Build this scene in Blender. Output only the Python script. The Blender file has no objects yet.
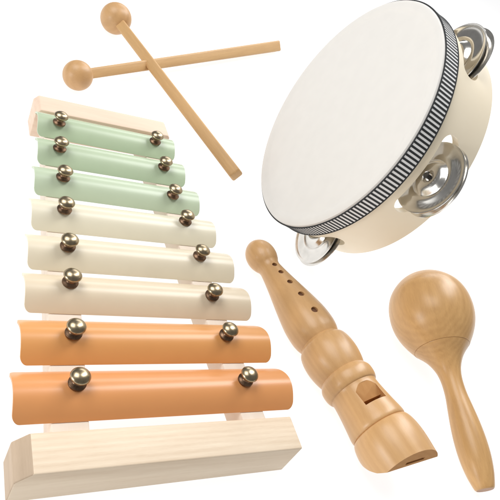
import bpy, bmesh, math, random
from mathutils import Vector, Matrix
random.seed(7)
PI = math.pi
S = 0.01                                  # everything is written in centimetres
COL = bpy.context.scene.collection

# ------------------------------------------------------------------ camera frame (cm)
CAM = Vector((-11.8952, -33.4733, 24.4873))
RX = Vector((0.85217656, -0.30300292, 0.42659622))      # image right
RY = Vector((0.08997547, -0.71827709, -0.6899148))      # image down
RZ = Vector((0.51546049, 0.62631242, -0.58483607))      # viewing direction
F = 600.0

def ray(px, py):
    return RX*((px-250)/F) + RY*((py-250)/F) + RZ
def on(px, py, z=0.0):
    r = ray(px, py)
    return CAM + r*((z-CAM.z)/r.z)
def depth(p):
    return (p-CAM).dot(RZ)

# ------------------------------------------------------------------ helpers
def obj(name, bm, mat, parent=None, smooth=True, bevel=0.0):
    if bevel:
        bmesh.ops.recalc_face_normals(bm, faces=bm.faces); bm.normal_update()
        bmesh.ops.bevel(bm, geom=[e for e in bm.edges if len(e.link_faces) == 2 and e.calc_face_angle(0) > 0.5],
                        offset=bevel, segments=3, profile=0.5, affect='EDGES')
    bmesh.ops.recalc_face_normals(bm, faces=bm.faces)
    bmesh.ops.scale(bm, vec=(S, S, S), verts=bm.verts)
    me = bpy.data.meshes.new(name)
    bm.to_mesh(me); bm.free()
    o = bpy.data.objects.new(name, me)
    COL.objects.link(o)
    if mat: me.materials.append(mat)
    if smooth:
        me.polygons.foreach_set('use_smooth', [True]*len(me.polygons))
        try: me.set_sharp_from_angle(angle=math.radians(38))
        except Exception: pass
    if parent: o.parent = parent
    return o

def thing(name, label, cat, M=None, group=None):
    o = bpy.data.objects.new(name, None); COL.objects.link(o)
    o.empty_display_size = 0.02
    o['label'] = label; o['category'] = cat
    if group: o['group'] = group
    if M is not None:
        M = M.copy(); M.translation = M.translation*S
        o.matrix_world = M
    return o

def frame(org, x, y, z):
    return Matrix(((x.x, y.x, z.x, org.x), (x.y, y.y, z.y, org.y), (x.z, y.z, z.z, org.z), (0, 0, 0, 1)))

def lathe(bm, prof, seg=96, M=None):
    """prof: list of (z, r) ; revolved about z. Ends are closed on the axis when r is 0."""
    rings = []
    for z, r in prof:
        if r < 1e-6: rings.append([bm.verts.new((0, 0, z))])
        else: rings.append([bm.verts.new((r*math.cos(2*PI*k/seg), r*math.sin(2*PI*k/seg), z)) for k in range(seg)])
    new = [v for r in rings for v in r]
    for a, b in zip(rings[:-1], rings[1:]):
        for k in range(seg):
            k2 = (k+1) % seg
            if len(a) == 1 and len(b) == 1: continue
            if len(a) == 1: bm.faces.new((a[0], b[k], b[k2]))
            elif len(b) == 1: bm.faces.new((a[k], a[k2], b[0]))
            else: bm.faces.new((a[k], a[k2], b[k2], b[k]))
    if M is not None: bmesh.ops.transform(bm, matrix=M, verts=new)
    return new

def box(bm, x0, x1, y0, y1, z0, z1):
    v = [bm.verts.new((x, y, z)) for x in (x0, x1) for y in (y0, y1) for z in (z0, z1)]
    for f in ((0, 1, 3, 2), (4, 6, 7, 5), (0, 4, 5, 1), (2, 3, 7, 6), (0, 2, 6, 4), (1, 5, 7, 3)):
        bm.faces.new([v[i] for i in f])
    return v

def catmull(pts, n=8):
    """smooth interpolation (monotone enough) through control points of a profile"""
    out = []
    P = [pts[0]] + list(pts) + [pts[-1]]
    for i in range(1, len(P)-2):
        p0, p1, p2, p3 = P[i-1], P[i], P[i+1], P[i+2]
        for k in range(n):
            t = k/n
            out.append(tuple(0.5*((2*p1[j]) + (-p0[j]+p2[j])*t + (2*p0[j]-5*p1[j]+4*p2[j]-p3[j])*t*t
                        + (-p0[j]+3*p1[j]-3*p2[j]+p3[j])*t**3) for j in (0, 1)))
    out.append(tuple(pts[-1]))
    return out

def cut(target, cutters):
    """subtract closed cutter meshes, leaving a plain mesh behind"""
    for c in cutters:
        m = target.modifiers.new('cut', 'BOOLEAN'); m.operation = 'DIFFERENCE'; m.object = c; m.solver = 'EXACT'; m.material_mode = 'TRANSFER'
    bpy.context.view_layer.update()
    dg = bpy.context.evaluated_depsgraph_get()
    me = bpy.data.meshes.new_from_object(target.evaluated_get(dg))
    target.modifiers.clear()
    target.data = me
    me.polygons.foreach_set('use_smooth', [True]*len(me.polygons))
    try: me.set_sharp_from_angle(angle=math.radians(35))
    except Exception: pass
    for c in cutters:
        bpy.data.objects.remove(c, do_unlink=True)

# ------------------------------------------------------------------ materials
def new_mat(name):
    m = bpy.data.materials.new(name); m.use_nodes = True
    nt = m.node_tree
    return m, nt, nt.nodes['Principled BSDF']

def wood(name, light, dark, axis='z', rough=0.42, coat=0.25, fine=1.0, contrast=1.0, rings=0.5, off=0.0, spec=0.5):
    m, nt, b = new_mat(name); N = nt.nodes; L = nt.links
    tc = N.new('ShaderNodeTexCoord'); mp = N.new('ShaderNodeMapping')
    st = 0.07
    sc = {'x': (100*st, 100, 100), 'y': (100, 100*st, 100), 'z': (100, 100, 100*st)}[axis]
    mp.inputs['Scale'].default_value = sc
    mp.inputs['Location'].default_value = (off, off*1.7, off*0.6)
    L.new(tc.outputs['Object'], mp.inputs['Vector'])
    n1 = N.new('ShaderNodeTexNoise'); n1.inputs['Scale'].default_value = 1.1*fine; n1.inputs['Detail'].default_value = 3
    n1.inputs['Distortion'].default_value = 0.6
    n2 = N.new('ShaderNodeTexNoise'); n2.inputs['Scale'].default_value = 7.0*fine; n2.inputs['Detail'].default_value = 5
    n2.inputs['Roughness'].default_value = 0.65
    wv = N.new('ShaderNodeTexWave'); wv.wave_type = 'RINGS'; wv.rings_direction = {'x': 'X', 'y': 'Y', 'z': 'Z'}[axis]
    wv.inputs['Scale'].default_value = 0.55*fine; wv.inputs['Distortion'].default_value = 5.0
    wv.inputs['Detail'].default_value = 3; wv.inputs['Detail Scale'].default_value = 0.8
    for n in (n1, n2): L.new(mp.outputs[0], n.inputs['Vector'])
    mp2 = N.new('ShaderNodeMapping'); mp2.inputs['Scale'].default_value = sc
    mp2.inputs['Location'].default_value = (1.3+off, -2.1, 0.7)
    L.new(tc.outputs['Object'], mp2.inputs['Vector']); L.new(mp2.outputs[0], wv.inputs['Vector'])
    a = N.new('ShaderNodeMath'); a.operation = 'MULTIPLY_ADD'; a.inputs[1].default_value = 0.45; L.new(n1.outputs['Fac'], a.inputs[0])
    c = N.new('ShaderNodeMath'); c.operation = 'MULTIPLY'; c.inputs[1].default_value = 0.35; L.new(n2.outputs['Fac'], c.inputs[0])
    L.new(c.outputs[0], a.inputs[2])
    d = N.new('ShaderNodeMath'); d.operation = 'MULTIPLY_ADD'; d.inputs[1].default_value = 0.3*rings
    L.new(wv.outputs['Fac'], d.inputs[0]); L.new(a.outputs[0], d.inputs[2])
    cr = N.new('ShaderNodeValToRGB')
    n3 = N.new('ShaderNodeTexNoise'); n3.inputs['Scale'].default_value = 26*fine; n3.inputs['Detail'].default_value = 3
    L.new(mp.outputs[0], n3.inputs['Vector'])
    ex = N.new('ShaderNodeMath'); ex.operation = 'MULTIPLY_ADD'; ex.inputs[1].default_value = 0.22
    sb = N.new('ShaderNodeMath'); sb.operation = 'SUBTRACT'; sb.inputs[1].default_value = 0.5
    L.new(n3.outputs['Fac'], sb.inputs[0]); L.new(sb.outputs[0], ex.inputs[0]); L.new(d.outputs[0], ex.inputs[2]); d = ex
    w = 0.26/max(contrast, 0.01); mid = 0.40+0.15*rings
    cr.color_ramp.elements[0].position = max(0, mid-w); cr.color_ramp.elements[0].color = (*dark, 1)
    cr.color_ramp.elements[1].position = min(1, mid+w*0.8); cr.color_ramp.elements[1].color = (*light, 1)
    L.new(d.outputs[0], cr.inputs[0]); L.new(cr.outputs[0], b.inputs['Base Color'])
    # short darker pores along the grain
    b.inputs['Roughness'].default_value = rough
    b.inputs['Specular IOR Level'].default_value = spec
    b.inputs['Coat Weight'].default_value = coat; b.inputs['Coat Roughness'].default_value = 0.28
    bp = N.new('ShaderNodeBump'); bp.inputs['Strength'].default_value = 0.12; bp.inputs['Distance'].default_value = 0.0003
    L.new(n2.outputs['Fac'], bp.inputs['Height']); L.new(bp.outputs[0], b.inputs['Normal'])
    return m

def paint(name, col, rough=0.36, coat=0.3, var=0.015, spec=0.5):
    m, nt, b = new_mat(name); N = nt.nodes; L = nt.links
    tc = N.new('ShaderNodeTexCoord')
    n = N.new('ShaderNodeTexNoise'); n.inputs['Scale'].default_value = 90; n.inputs['Detail'].default_value = 4
    L.new(tc.outputs['Object'], n.inputs['Vector'])
    cr = N.new('ShaderNodeValToRGB')
    cr.color_ramp.elements[0].position = .3; cr.color_ramp.elements[1].position = .7
    cr.color_ramp.elements[0].color = (*[c*(1-var) for c in col], 1); cr.color_ramp.elements[1].color = (*[min(1, c*(1+var)) for c in col], 1)
    L.new(n.outputs['Fac'], cr.inputs[0]); L.new(cr.outputs[0], b.inputs['Base Color'])
    n2 = N.new('ShaderNodeTexNoise'); n2.inputs['Scale'].default_value = 700; n2.inputs['Detail'].default_value = 2
    L.new(tc.outputs['Object'], n2.inputs['Vector'])
    bp = N.new('ShaderNodeBump'); bp.inputs['Strength'].default_value = 0.06; bp.inputs['Distance'].default_value = 0.0002
    L.new(n2.outputs['Fac'], bp.inputs['Height']); L.new(bp.outputs[0], b.inputs['Normal'])
    b.inputs['Roughness'].default_value = rough; b.inputs['Coat Weight'].default_value = coat
    b.inputs['Coat Roughness'].default_value = 0.22; b.inputs['Specular IOR Level'].default_value = spec
    return m

def metal(name, col, rough=0.22, var=0.3, scale=250):
    m, nt, b = new_mat(name); N = nt.nodes; L = nt.links
    b.inputs['Metallic'].default_value = 1
    tc = N.new('ShaderNodeTexCoord'); n = N.new('ShaderNodeTexNoise'); n.inputs['Scale'].default_value = scale
    n.inputs['Detail'].default_value = 4
    L.new(tc.outputs['Object'], n.inputs['Vector'])
    cr = N.new('ShaderNodeValToRGB'); cr.color_ramp.elements[0].position = .35; cr.color_ramp.elements[1].position = .65
    cr.color_ramp.elements[0].color = (*[c*(1-var) for c in col], 1); cr.color_ramp.elements[1].color = (*col, 1)
    L.new(n.outputs['Fac'], cr.inputs[0]); L.new(cr.outputs[0], b.inputs['Base Color'])
    mr = N.new('ShaderNodeMapRange'); mr.inputs[3].default_value = rough*0.8; mr.inputs[4].default_value = rough*1.3
    L.new(n.outputs['Fac'], mr.inputs[0]); L.new(mr.outputs[0], b.inputs['Roughness'])
    return m

GREEN = [paint('sage_green_paint', c) for c in ((.44, .53, .36), (.46, .55, .38), (.50, .585, .42))]
CREAM = [paint('cream_paint', c) for c in ((.77, .71, .55), (.765, .675, .51), (.75, .63, .46))]
ORANGE = [paint('orange_paint', c) for c in ((.75, .345, .11), (.75, .325, .115))]
PINE = wood('pale_pine', (.88, .74, .57), (.70, .54, .38), 'x', rough=.6, coat=0.0, fine=2.1, contrast=.95, rings=.4, spec=.3)
PINE_GRAIN = wood('pine_end_grain', (.54, .41, .29), (.42, .31, .21), 'y', rough=.65, coat=0, fine=1.6)
PINE_PINK = wood('pinkish_pine', (.82, .66, .52), (.70, .50, .38), 'x', rough=.6, coat=0.0, fine=1.4, contrast=.7, off=3, spec=.3)
RAILW = wood('rail_pine', (.80, .71, .60), (.72, .59, .48), 'y', rough=.6, coat=0, fine=.9, contrast=.6, off=5)
BEECH = wood('lacquered_beech', (.66, .395, .175), (.53, .295, .12), 'z', rough=.36, coat=.25, fine=1.6, contrast=.9, rings=.35, spec=.4)
BEECH_RAW = wood('cut_beech', (.55, .29, .115), (.45, .22, .08), 'z', rough=.8, coat=0, fine=1.8, contrast=.8, spec=.15)
MARW = wood('lacquered_rubberwood', (.67, .40, .165), (.49, .27, .10), 'z', rough=.36, coat=.25, fine=2.2, contrast=.95, rings=.35, off=2, spec=.4)
BAMBOO = wood('bamboo', (.62, .385, .17), (.46, .265, .11), 'z', rough=.55, coat=.05, fine=3, contrast=.9, rings=.2, off=1)
BALLW = wood('turned_birch', (.60, .355, .16), (.46, .26, .105), 'z', rough=.45, coat=.15, fine=1.0, contrast=.8, rings=.5, off=4)
HOOPW = wood('cream_maple', (.93, .83, .65), (.90, .785, .59), 'x', rough=.45, coat=.1, fine=.5, contrast=.5, rings=.2)
SKIN = paint('drum_skin', (.735, .71, .67), rough=.55, coat=0, var=.015, spec=.3)
DARKHOLE = paint('hole_shade_brown', (.16, .07, .03), rough=.8, coat=0)  # dark brown stands in for the shade inside the finger holes
BRASS = metal('antique_brass', (.46, .37, .24), rough=.27, var=.35, scale=300)
COPPER = metal('brown_copper', (.26, .16, .10), rough=.35, var=.5, scale=400)
STEEL = metal('nickel_steel', (.76, .735, .69), rough=.17, var=.12, scale=120)
PIN = paint('black_pin', (.03, .028, .026), rough=.4)
BLACK = paint('black_thread', (.018, .02, .022), rough=.7, coat=0)
WHITE = paint('white_thread', (.88, .88, .87), rough=.8, coat=0)

# ------------------------------------------------------------------ the surface: white table with an added glow
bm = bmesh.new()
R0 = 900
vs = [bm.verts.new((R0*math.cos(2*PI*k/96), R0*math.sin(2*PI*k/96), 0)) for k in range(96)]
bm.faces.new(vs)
m, nt, b = new_mat('white_added_glow')
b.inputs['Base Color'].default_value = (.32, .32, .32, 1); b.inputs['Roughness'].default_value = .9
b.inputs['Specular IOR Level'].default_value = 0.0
b.inputs['Emission Color'].default_value = (1, 1, 1, 1); b.inputs['Emission Strength'].default_value = 0.88  # added emission drowns the contact shadows; the table is no lamp
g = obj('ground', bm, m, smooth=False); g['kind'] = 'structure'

# ------------------------------------------------------------------ xylophone
U = 2.8
ZB, BW, BH = 1.994, 2.475, 0.728
xy = thing('xylophone', 'toy xylophone with eight green, cream and orange bars on a pale wooden frame', 'xylophone')
def end_block(x0, x1, y0, y1, z1, mat, ch, chz, chr_=.0):
    bm = bmesh.new()
    # silhouette seen from the front: chamfered left shoulder
    pts = [(x0-ch, 0.0), (x1+chr_, 0.0), (x1+chr_, z1-chr_), (x1, z1), (x0, z1), (x0-ch, z1-chz)] if chr_ else \
          [(x0-ch, 0.0), (x1, 0.0), (x1, z1), (x0, z1), (x0-ch, z1-chz)]
    a = [bm.verts.new((x, y0, z)) for x, z in pts]; c = [bm.verts.new((x, y1, z)) for x, z in pts]
    bm.faces.new(a); bm.faces.new(c[::-1])
    for i in range(len(pts)):
        j = (i+1) % len(pts); bm.faces.new((a[i], c[i], c[j], a[j]))
    o = obj('end_block', bm, mat, xy, bevel=.07)
    return o
eb = end_block(-2.324*U, 2.121*U, -8.235*U, -7.62*U, 2.21, PINE, .60, .58)
eb.data.materials.append(PINE_GRAIN)
for p in eb.data.polygons:
    if p.normal.x < -.35: p.material_index = 1
eb['label'] = 'large pale front end block with chamfered end'
tbk = end_block(-1.50*U, 1.70*U, .56*U, 1.18*U, 2.20, PINE_PINK, .28, .35, .18)
tbk['label'] = 'small pinkish back end block'

def bar(xl, xr, yc, yaw, mat):
    """arched sheet-metal bar with rounded corners"""
    bm = bmesh.new()
    nx, nv = 40, 28; rc = .30; th = .11
    top = {}; bot = {}
    cx = (xl+xr)/2; hl = (xr-xl)/2
    for j in range(nv+1):
        # across the bar: finer near the two long edges
        v = -math.cos(PI*j/nv)
        ed = (1-abs(v))*BW/2
        shrink = rc-math.sqrt(max(0, rc*rc-(rc-ed)**2)) if ed < rc else 0
        yy = v*BW/2
        zz = BH*(1-v*v)**0.85 if abs(v) < 1 else 0
        zz = BH*(math.cos(v*PI/2)**.9 if abs(v) < 1 else 0)
        # outward normal in the section
        e = 1e-3
        f = lambda q: BH*(max(0, math.cos(max(-1, min(1, q))*PI/2))**.9)
        sl = (f(v+e)-f(v-e))/(2*e*BW/2) if abs(v) < .995 else (-2.2 if v > 0 else 2.2)*1
        ln = math.hypot(1, sl); ny, nz = -sl/ln, 1/ln
        for i in range(nx+1):
            u = -1+2*i/nx
            x = u*(hl-shrink)
            top[i, j] = bm.verts.new((x, yy, zz)); bot[i, j] = bm.verts.new((x, yy-ny*th, zz-nz*th))
    for i in range(nx):
        for j in range(nv):
            bm.faces.new((top[i, j], top[i+1, j], top[i+1, j+1], top[i, j+1]))
            bm.faces.new((bot[i, j+1], bot[i+1, j+1], bot[i+1, j], bot[i, j]))
    for i in range(nx):
        bm.faces.new((top[i+1, 0], top[i, 0], bot[i, 0], bot[i+1, 0]))
        bm.faces.new((top[i, nv], top[i+1, nv], bot[i+1, nv], bot[i, nv]))
    for j in range(nv):
        bm.faces.new((top[0, j], top[0, j+1], bot[0, j+1], bot[0, j]))
        bm.faces.new((top[nx, j+1], top[nx, j], bot[nx, j], bot[nx, j+1]))
    M = Matrix.Translation((cx, yc, ZB)) @ Matrix.Rotation(yaw, 4, 'Z')
    bmesh.ops.transform(bm, matrix=M, verts=bm.verts)
    return obj('tone_bar', bm, mat, xy)

def screw_head_mesh():
    bm = bmesh.new()
    # shank, collar, flanged neck and domed cap
    prof = [(-.45, .13), (-.02, .13), (-.02, .36), (.0, .39), (.08, .40), (.13, .36), (.17, .27), (.24, .23), (.36, .23), (.42, .27),
            (.45, .36), (.48, .42), (.53, .445), (.58, .44), (.64, .40), (.71, .32), (.76, .22), (.785, .12), (.79, 0)]
    pr = [(-.45, 0)]+prof
    lathe(bm, pr, 40)
    return bm
SC0 = None
bars = [(-4.616, 4.629, .063, -.019, GREEN[0]), (-4.84, 4.715, -2.734, -.010, GREEN[1]), (-5.238, 5.002, -5.544, -.005, GREEN[2]),
        (-5.605, 5.362, -8.359, .002, CREAM[0]), (-5.986, 5.716, -11.197, .001, CREAM[1]), (-6.298, 5.90, -13.949, -.004, CREAM[2]),
        (-6.667, 6.14, -16.799, .004, ORANGE[0]), (-7.134, 6.38, -19.618, .0, ORANGE[1])]
barlab = ['shortest sage green bar next to the small block', 'middle sage green bar', 'longest sage green bar', 'yellowish cream bar below the green bars',
          'middle cream bar', 'beige cream bar above the orange bars', 'shorter orange bar', 'longest orange bar next to the large block']
SL = [(62,118),(62,141),(65.5,170),(67,202),(70.5,239),(73,275),(76.5,326),(80.5,376)]
SR = [(158.5,136),(167.5,162),(176.5,189.5),(188.5,215),(203,250),(216,289),(230.5,329),(250,374)]
sproto = None
for i, (xl, xr, yc, yaw, mt) in enumerate(bars):
    tb = bar(xl, xr, yc, yaw, mt); tb['label'] = barlab[i]
    for side in (0, 1):
        c = on(*(SL if side == 0 else SR)[i], ZB+BH+.56)
        yb = max(-.32, min(.32, c.y-yc)) + yc
        if sproto is None:
            sproto = obj('screw', screw_head_mesh(), BRASS, tb)
            o = sproto
            o.data.materials.append(COPPER)
            for p in o.data.polygons:
                if p.center.z < .0042: p.material_index = 1
        else:
            o = sproto.copy(); COL.objects.link(o)
        o.parent = tb
        dv = (yb-yc)/(BW/2)
        zt = ZB + BH*math.cos(dv*PI/2)**.9
        o.location = (c.x*S, yb*S, zt*S)
        o.rotation_euler = (random.uniform(-.05, .05), random.uniform(-.05, .05), random.uniform(0, 6))
        if side == 0: pl = (c.x, yb)
        # slot cut of the screws is hidden by the cap in the photograph
def rail(x_top, x_bot, w):
    bm = bmesh.new()
    y1, y0 = .56*U, -7.62*U
    z0, z1 = .55, ZB-.03
    v = [bm.verts.new(p) for p in ((x_bot-w/2, y0, z0), (x_bot+w/2, y0, z0), (x_bot+w/2, y0, z1), (x_bot-w/2, y0, z1),
                                   (x_top-w/2, y1, z0), (x_top+w/2, y1, z0), (x_top+w/2, y1, z1), (x_top-w/2, y1, z1))]
    for f in ((0, 1, 2, 3), (5, 4, 7, 6), (0, 4, 5, 1), (1, 5, 6, 2), (2, 6, 7, 3), (3, 7, 4, 0)):
        bm.faces.new([v[k] for k in f])
    return obj('rail', bm, RAILW, xy, bevel=.05)
rail(-3.2, -4.85, 1.55)
rail(3.1, 4.0, 1.3)

# ------------------------------------------------------------------ mallets
def mallet(label, cb, kr, pe, ze, r0, r1, roll):
    z = 1.2
    for _ in range(6):
        C = on(*cb, z); z = kr/F*depth(C)
    rb = z
    C = on(*cb, rb); E = on(*pe, ze)
    d = E-C; Lh = d.length; d.normalize()
    x = d.cross(Vector((0, 0, 1))).normalized(); y = d.cross(x)
    rt = thing('mallet', label, 'mallet', frame(C, x, y, d), 'two wooden mallets lying crossed')
    bm = bmesh.new()
    pr = []
    for k in range(0, 41):
        a = PI*k/40
        zz, rr = -rb*math.cos(a), rb*math.sin(a)
        pr.append((zz, rr if 0 < k < 40 else 0))
    zc = math.sqrt(rb*rb-(r0*1.02)**2)
    lathe(bm, pr, 72)
    obj('head', bm, BALLW, rt)
    bm = bmesh.new()
    vv = (CAM-(C+E)/2); ax_ = math.atan2(vv.dot(y), vv.dot(x))
    rg = []
    for z, q in ((zc-.5, r0*1.02), (Lh, r1*1.02)):
        rg.append([bm.verts.new((q*(a*math.cos(ax_)-b_*math.sin(ax_)), q*(a*math.sin(ax_)+b_*math.cos(ax_)), z))
                   for a, b_ in ((1, 1), (-1, 1), (-1, -1), (1, -1))])
    bm.faces.new(rg[0]); bm.faces.new(rg[1][::-1])
    for k in range(4): bm.faces.new((rg[0][k], rg[1][k], rg[1][(k+1) % 4], rg[0][(k+1) % 4]))
    obj('stick', bm, BAMBOO, rt, bevel=.16)
    return rt, C, E, rb
b2, C2, E2, rb2 = mallet('wooden mallet lying nearly level, its stick underneath the other mallet', (77.8, 75.4), 14.9, (276.3, 46.2), .60, .39, .60, 0)
b1, C1, E1, rb1 = mallet('wooden mallet lying steeply, its stick across the top of the other mallet', (116, 18.5), 15.4, (236.6, 175.5), 1.25, .46, .47, 1)

# ------------------------------------------------------------------ tambourine
TC = Vector((13.8536, -2.5866, 9.4322)); TN = Vector((-.955167, .203048, .215472)).normalized()
TR, TD = 8.48, 5.0
TA = TN.cross(Vector((0, 0, 1))).normalized(); TA = Vector((.20793, .97814, 0)).normalized(); TB = TN.cross(TA)
if TB.z < 0: TB = -TB
TAx = TB.cross(TN).normalized()
# the local x axis runs to the near side of the hoop
TM = frame(TC, TAx, TB, TN)
tam = thing('tambourine', 'round cream tambourine with white skin and black and white edge braid', 'tambourine', TM)
def ring(bm, r_out, r_in, z0, z1, seg=240, ch=.06):
    pr = [(z0, r_in+ch), (z0, r_out-ch), (z0+ch, r_out), (z1-ch, r_out), (z1, r_out-ch), (z1, r_in+ch), (z1-ch, r_in), (z0+ch, r_in), (z0, r_in+ch)]
    vr = [[bm.verts.new((r*math.cos(2*PI*k/seg), r*math.sin(2*PI*k/seg), z)) for k in range(seg)] for z, r in pr[:-1]]
    n = len(vr)
    for i in range(n):
        for k in range(seg):
            bm.faces.new((vr[i][k], vr[i][(k+1) % seg], vr[(i+1) % n][(k+1) % seg], vr[(i+1) % n][k]))
bm = bmesh.new(); ring(bm, TR, TR-.62, -TD, -.05)
hoop = obj('hoop', bm, HOOPW, tam)
bpy.context.view_layer.update()
JA = [180-99.5, 180-164, 180-234, 180-306, 180-25]
SLZ = -2.72
cutters = []
for a in JA:
    bm = bmesh.new()
    hw, hh = 2.75, .70
    ol = []
    for k in range(40):
        t = 2*PI*k/40
        cx_ = (hw-hh) if math.cos(t) >= 0 else -(hw-hh)
        ol.append((cx_+hh*math.cos(t), hh*math.sin(t)))
    ra = math.radians(a)
    er = Vector((math.cos(ra), math.sin(ra), 0)); et = Vector((-math.sin(ra), math.cos(ra), 0))
    lo = [bm.verts.new(er*(TR-2.2)+et*x+Vector((0, 0, SLZ+z))) for x, z in ol]
    hi = [bm.verts.new(er*(TR+1.0)+et*x+Vector((0, 0, SLZ+z))) for x, z in ol]
    bm.faces.new(lo); bm.faces.new(hi[::-1])
    for k in range(40): bm.faces.new((lo[k], hi[k], hi[(k+1) % 40], lo[(k+1) % 40]))
    c = obj('cutter', bm, HOOPW, tam, smooth=False); cutters.append(c)
cut(hoop, cutters)
# skin with its rolled edge over the hoop
bm = bmesh.new()
lathe(bm, [(-.05, 0), (-.045, 3), (-.03, 6), (-.02, TR-1.0), (-.015, TR-.72), (.03, TR-.60), (.065, TR-.48), (.07, TR-.25), (.05, TR-.08), (0, TR+.03), (-.1, TR+.08),
           (-.2, TR+.08), (-.2, TR-.3), (-.16, TR-.7), (-.16, 0)], 240)
obj('drum_skin', bm, SKIN, tam)
# braid: white tape, black ribs and two dark edge threads
bm = bmesh.new(); ring(bm, TR+.15, TR-.02, -1.25, -.12, ch=.03)
braid = obj('edge_braid', bm, WHITE, tam)
bm = bmesh.new(); NR = 198
for k in range(NR):
    a0 = 2*PI*k/NR; wa = 2*PI/NR*.235
    sk = 0
    vs = []
    for (z, s) in ((-1.25, -sk), (-.16, sk)):
        for r in (TR+.10, TR+.165):
            for w_ in (-wa, wa):
                a = a0+w_+s
                vs.append(bm.verts.new((r*math.cos(a), r*math.sin(a), z)))
    for f in ((0, 1, 3, 2), (4, 6, 7, 5), (0, 4, 5, 1), (2, 3, 7, 6), (0, 2, 6, 4), (1, 5, 7, 3)):
        bm.faces.new([vs[i] for i in f])
ring(bm, TR+.18, TR+.07, -.165, -.11, ch=.02)
ring(bm, TR+.195, TR+.1, -1.30, -1.24, ch=.02)
st = obj('black_stitching', bm, BLACK, braid)
def disc_mesh(rj, flip):
    pr = [(0.0, .13), (.035, .16), (.26, .34), (.30, .50), (.29, .78), (.22, .98), (.07, 1.12), (.03, 1.20), (.06, 1.32), (.09, 1.45),
          (.06, 1.58), (.02, 1.72), (.02, 2.0), (.05, 2.15), (.10, rj-.06), (.10, rj), (.05, rj), (.0, 2.16), (-.05, 2.0), (-.05, 1.72),
          (-.01, 1.58), (.02, 1.45), (-.01, 1.32), (-.04, 1.20), (0, 1.10), (.15, .96), (.22, .78), (.23, .5), (.19, .36), (-.035, .16)]
    if flip: pr = [(-z, r) for z, r in pr]
    bm = bmesh.new()
    seg = 96
    vr = [[bm.verts.new((r*math.cos(2*PI*k/seg), r*math.sin(2*PI*k/seg), z)) for k in range(seg)] for z, r in pr]
    n = len(vr)
    for i in range(n):
        for k in range(seg):
            bm.faces.new((vr[i][k], vr[i][(k+1) % seg], vr[(i+1) % n][(k+1) % seg], vr[(i+1) % n][k]))
    return bm
jl = []
for q, a in enumerate(JA):
    ra = math.radians(a)
    RC = {0: 7.6, 1: 8.75, 2: 8.0}.get(q, 7.6)
    tilt = {0: .03, 1: -.05, 2: .04}.get(q, .02)
    j = bpy.data.objects.new('jingle', None); COL.objects.link(j); j.parent = tam; j.empty_display_size = .01
    j.location = (RC*math.cos(ra)*S, RC*math.sin(ra)*S, (SLZ-(.22 if q == 0 else 0))*S)
    rj = 2.32
    for s_ in (1, -1):
        d = obj('disc', disc_mesh(rj, s_ < 0), STEEL, j)
        d.location = ((.02 if s_ > 0 else .14)*math.cos(ra)*S, (.02 if s_ > 0 else .14)*math.sin(ra)*S, s_*.17*S)
        d.rotation_euler = (tilt*s_, .06*s_*math.cos(ra), 0)
    bm = bmesh.new()
    lathe(bm, [(-1.05, 0), (-1.05, .085), (.52, .085), (.52, .19), (.58, .19), (.60, .1), (.60, 0)], 20)
    obj('pin', bm, PIN, j)

# ------------------------------------------------------------------ turned pieces laid on an axis seen in the photograph
class Axis:
    def __init__(s, a, b, za, zb):
        s.a, s.b = a, b
        s.A, s.B = on(*a, za), on(*b, zb)
        s.S = math.hypot(b[0]-a[0], b[1]-a[1]); s.ZA, s.ZB = depth(s.A), depth(s.B)
        s.L = (s.B-s.A).length
        s.d = (s.B-s.A).normalized()
    def at(s, st, px):
        """station (pixels along the axis) and half width (pixels) -> (length, radius) in cm"""
        f = st/s.S
        t = f*s.ZA/(f*s.ZA+(1-f)*s.ZB)
        return (t*s.L, px*(s.ZA+(s.ZB-s.ZA)*t)/F)

# recorder -----------------------------------------------------------
rx = Axis((261, 256), (410, 473.5), 1.02, 1.9)
stn = [(-15.2, 0), (-14.8, 3.5), (-13, 7.6), (-9.5, 11.6), (-5, 14.2), (0, 15.2), (5, 14.8), (9.5, 13.2), (12.5, 11.6), (16, 11.0), (20, 11.5), (27, 12.8), (36, 14.7),
       (45, 16.8), (58, 19.8), (70, 22.3), (80, 23.9), (91, 24.4), (98, 23.7), (102.5, 22.4), (105, 21.4)]
stn2 = [(105, 21.4), (106.8, 22.7), (110, 25.6), (117, 27.6), (126, 28.3), (134, 27.7), (141, 26.4), (145.5, 25.0)]
stn3 = [(145.5, 25.2), (147.2, 26.3), (151, 28.2), (155.5, 28.6), (160, 28.2), (163.3, 27.0), (164.5, 25.6)]
stn4 = [(164.5, 25.6), (168, 25.4), (176, 26.2), (186, 27.6), (196, 29.2), (203, 30.4), (207, 30.8), (209.5, 30.4), (210.5, 29.4)]
stn5 = [(210.5, 29.4), (212, 31.4), (217, 33.4), (225, 34.9), (235, 35.6), (246, 35.4), (256, 34.8), (267, 34.2)]
pr = []
for s_ in (stn, stn2, stn3, stn4, stn5):
    c = catmull([rx.at(*p) for p in s_], 5)
    pr += c if not pr else c[1:]
pr[0] = (pr[0][0], 0)
pr = [(z, max(r, 0.0)) for z, r in pr]
zend, rend = pr[-1]
pr.append((zend, 0))
mid = (rx.A+rx.B)/2
v = (CAM-mid); v = (v-rx.d*v.dot(rx.d)).normalized()
rp = rx.d.cross(v).normalized()
if rp.dot(RX) < 0: rp = -rp
phi = math.radians(33)
topd = (v*math.cos(phi)+rp*math.sin(phi)).normalized()
yy = rx.d.cross(topd)
rec = thing('recorder', 'honey coloured wooden toy recorder with ridged turned body and square window', 'recorder', frame(rx.A, topd, yy, rx.d))
bm = bmesh.new(); lathe(bm, pr, 128)
body = obj('body', bm, BEECH, rec)
def radius_at(z):
    for (z0, r0), (z1, r1) in zip(pr[:-1], pr[1:]):
        if z0 <= z <= z1 and z1 > z0: return r0+(r1-r0)*(z-z0)/(z1-z0)
    return 0
cutters = []
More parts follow.
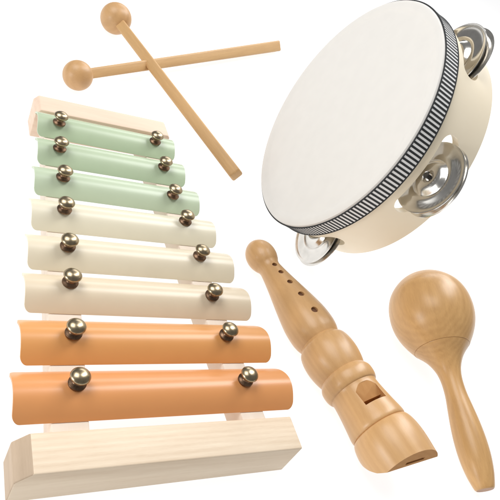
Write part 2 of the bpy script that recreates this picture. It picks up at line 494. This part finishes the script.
# cylinders: finger hole cutters and the shade-coloured plugs inside them
def cyl(bm, p0, axis, r, l0, l1, seg=32):
    x = axis.orthogonal().normalized(); y = axis.cross(x)
    lo = [bm.verts.new(p0+axis*l0+(x*math.cos(2*PI*k/seg)+y*math.sin(2*PI*k/seg))*r) for k in range(seg)]
    hi = [bm.verts.new(p0+axis*l1+(x*math.cos(2*PI*k/seg)+y*math.sin(2*PI*k/seg))*r) for k in range(seg)]
    bm.faces.new(lo); bm.faces.new(hi[::-1])
    for k in range(seg): bm.faces.new((lo[k], hi[k], hi[(k+1) % seg], lo[(k+1) % seg]))
X = Vector((1, 0, 0))
holes = []
iM = rec.matrix_world.inverted()
def surf(px, py):
    """where the ray through this photo point meets the turned body, in its own frame"""
    o = (iM @ (CAM*S))/S; r = ray(px, py)
    dl = (iM.to_3x3() @ r).normalized()
    t = (o.length)*.6
    for _ in range(4000):
        p = o+dl*t
        if math.hypot(p.x, p.y) < radius_at(p.z): return p
        t += .01
    return None
hz = []
for p in ((273.8, 264.6), (282.2, 271.4), (291, 281.2), (301.2, 293.6), (313.4, 309.8)):
    q = surf(*p)
    if q is None: continue
    hz.append((q.z, math.atan2(q.y, q.x)))
print('holes', [(round(z, 2), round(math.degrees(a), 1)) for z, a in hz])
am = sum(a for z, a in hz)/max(1, len(hz))
for k, (z, a) in enumerate(hz):
    bm = bmesh.new(); R_ = radius_at(z)
    rd = Vector((math.cos(am), math.sin(am), 0))
    cyl(bm, Vector((0, 0, z)), rd, (.165, .17, .185, .20, .215)[k], R_-.55, R_+.4, 24)
    cutters.append(obj('cutter', bm, BEECH, rec, smooth=False))
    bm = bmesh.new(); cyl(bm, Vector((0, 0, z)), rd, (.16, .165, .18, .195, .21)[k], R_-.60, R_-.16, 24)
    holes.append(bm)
# window with its ramp
q = surf(377, 399); q2 = surf(372, 379)
wa = am
wz1 = q.z if q else 11; wz0 = q2.z if q2 else 9.7
print('window', wz0, wz1, [math.degrees(math.atan2(t.y, t.x)) for t in (q, q2)])
wa = math.atan2(q.y, q.x)
Rw = radius_at(wz1)
W = Matrix.Rotation(wa, 4, 'Z')
bm = bmesh.new()
hwid = .68
wz0 = rx.at(167.5, 1)[0]
pts = [(Rw+.35, wz0), (Rw+.35, wz1), (Rw-1.2, wz1), (Rw-1.2, wz1-.32), (Rw-.50, wz1-.32), (1.41, wz0+.04)]
a_ = [bm.verts.new((x, -hwid, z)) for x, z in pts]; c_ = [bm.verts.new((x, hwid, z)) for x, z in pts]
bm.faces.new(a_); bm.faces.new(c_[::-1])
for k in range(len(pts)): bm.faces.new((a_[k], c_[k], c_[(k+1) % len(pts)], a_[(k+1) % len(pts)]))
bmesh.ops.transform(bm, matrix=W, verts=bm.verts)
bmesh.ops.recalc_face_normals(bm, faces=bm.faces)
cutters.append(obj('cutter', bm, BEECH_RAW, rec, smooth=False))
# beak: underside cut away obliquely below the end face
ba = math.radians(-6)
zend = rx.at(261, 1)[0]; zf = lambda x: zend-.10*x
BM_ = Matrix.Rotation(ba, 4, 'Z')
bm = bmesh.new()
h0 = .36*rend
pts = [(1.5*rend, zf(1.5*rend)), (h0, zf(h0)), (.05*rend, zend-.35), (-.2*rend, zend-.72), (-.45*rend, zend-1.2), (-.7*rend, zend-1.9), (-1.02*rend, zend-2.8), (-2*rend, zend-2.9), (-2*rend, zend+.9), (1.5*rend, zend+.9)]
a_ = [bm.verts.new((x, -3, z)) for x, z in pts]; c_ = [bm.verts.new((x, 3, z)) for x, z in pts]
bm.faces.new(a_); bm.faces.new(c_[::-1])
for k in range(len(pts)): bm.faces.new((a_[k], c_[k], c_[(k+1) % len(pts)], a_[(k+1) % len(pts)]))
for q_ in bm.verts: q_.co.z -= .10*q_.co.y
bmesh.ops.transform(bm, matrix=BM_, verts=bm.verts)
cutters.append(obj('cutter', bm, BEECH_RAW, rec, smooth=False))
# windway slot in the end face
bm = bmesh.new(); box(bm, h0+.20, h0+.40, -.62, .62, zend-1.4, zend+.5)
bmesh.ops.transform(bm, matrix=BM_, verts=bm.verts)
cutters.append(obj('cutter', bm, BEECH_RAW, rec, smooth=False))
for c in cutters:
    bmx = bmesh.new(); bmx.from_mesh(c.data); bmesh.ops.recalc_face_normals(bmx, faces=bmx.faces); bmx.to_mesh(c.data); bmx.free()
cut(body, cutters)
if len(body.data.materials) == 0: body.data.materials.append(BEECH)
for bmh in holes: obj('hole_shade_plug', bmh, DARKHOLE, rec)

# maraca -------------------------------------------------------------
mx = Axis((431, 313), (484.5, 488), 3.0, .75)
stn = [(-38.5, 0), (-37.6, 10), (-34.4, 19.5), (-28.2, 28.2), (-20, 35.2), (-10, 39.4), (1, 40.9), (11, 40.2), (20, 37.6), (27.5, 34), (33, 30.6), (37.5, 27.6)]
stb = [(37.5, 27.2), (39.5, 25.6), (43, 22.2), (48, 18.2), (54, 14.8), (61, 12.1), (69, 10.7), (78, 10.4), (88, 11.0), (100, 12.6), (114, 14.3), (128, 15.5), (142, 15.9), (155, 15.4), (168, 13.8), (178, 11.6), (183.5, 10.0), (185.2, 8.6), (185.4, 0)]
def prof(ax, st, n=6): return [(z, max(0, r)) for z, r in catmull([ax.at(*p) for p in st], n)]
vx = mx.d.cross(Vector((0, 0, 1))).normalized(); vy = mx.d.cross(vx)
mar = thing('maraca', 'honey coloured wooden maraca with round head and waisted handle', 'maraca', frame(mx.A, vx, vy, mx.d))
p1 = prof(mx, stn); p1[0] = (p1[0][0], 0)
p1.append((p1[-1][0], 0))
bm = bmesh.new(); lathe(bm, p1, 128); obj('head', bm, MARW, mar)
p2 = prof(mx, stb[:-1]); p2.append((p2[-1][0], 0)); p2 = [(p2[0][0]+.006, 0), (p2[0][0]+.006, p2[0][1]-.02)]+[p for p in p2 if p[0] > p2[0][0]+.03]
bm = bmesh.new(); lathe(bm, p2, 96)
hd = obj('handle', bm, MARW, mar)
hd.data.materials.append(wood('handle_end_grain', (.42, .20, .08), (.34, .15, .06), 'x', rough=.5, coat=.1))
zm = max(v_.co.z for v_ in hd.data.vertices)
for p in hd.data.polygons:
    if p.normal.z > .9 and p.center.z > zm-.0005: p.material_index = 1

# ------------------------------------------------------------------ light
w = bpy.data.worlds.new('World'); bpy.context.scene.world = w; w.use_nodes = True
bg = w.node_tree.nodes['Background']; bg.inputs[0].default_value = (1, 1, 1, 1); bg.inputs[1].default_value = 0.22
def softbox(name, loc, target, size, power, col=(1, 1, 1)):
    l = bpy.data.lights.new(name, 'AREA'); l.shape = 'RECTANGLE'; l.size = size[0]*S; l.size_y = size[1]*S
    l.energy = power; l.color = col
    o = bpy.data.objects.new(name, l); COL.objects.link(o)
    loc = Vector(loc); d = (Vector(target)-loc).normalized()
    o.rotation_euler = d.to_track_quat('-Z', 'Y').to_euler(); o.location = loc*S
    return o
softbox('key_softbox', (70, 36, 105), (2, -10, 0), (44, 100), 12.5)
softbox('fill_softbox', (-50, 20, 105), (4, -4, 0), (70, 70), 8.6)
softbox('back_softbox', (80, 105, 62), (4, -8, 0), (110, 50), 6)
softbox('side_softbox', (-75, -27, 13), (20, -14, 3), (26, 18), 2.2)

# ------------------------------------------------------------------ camera
cam = bpy.data.cameras.new('camera'); co = bpy.data.objects.new('camera', cam); COL.objects.link(co)
Mc = frame(CAM, RX, -RY, -RZ); Mc = Mc.to_3x3().normalized().to_4x4(); Mc.translation = CAM*S
co.matrix_world = Mc
cam.sensor_width = 36; cam.lens = 36*F/500; cam.clip_start = .01; cam.clip_end = 100
sc = bpy.context.scene; sc.camera = co
sc.view_settings.view_transform = 'Standard'; sc.view_settings.look = 'None'
sc.view_settings.exposure = 0; sc.view_settings.gamma = 1
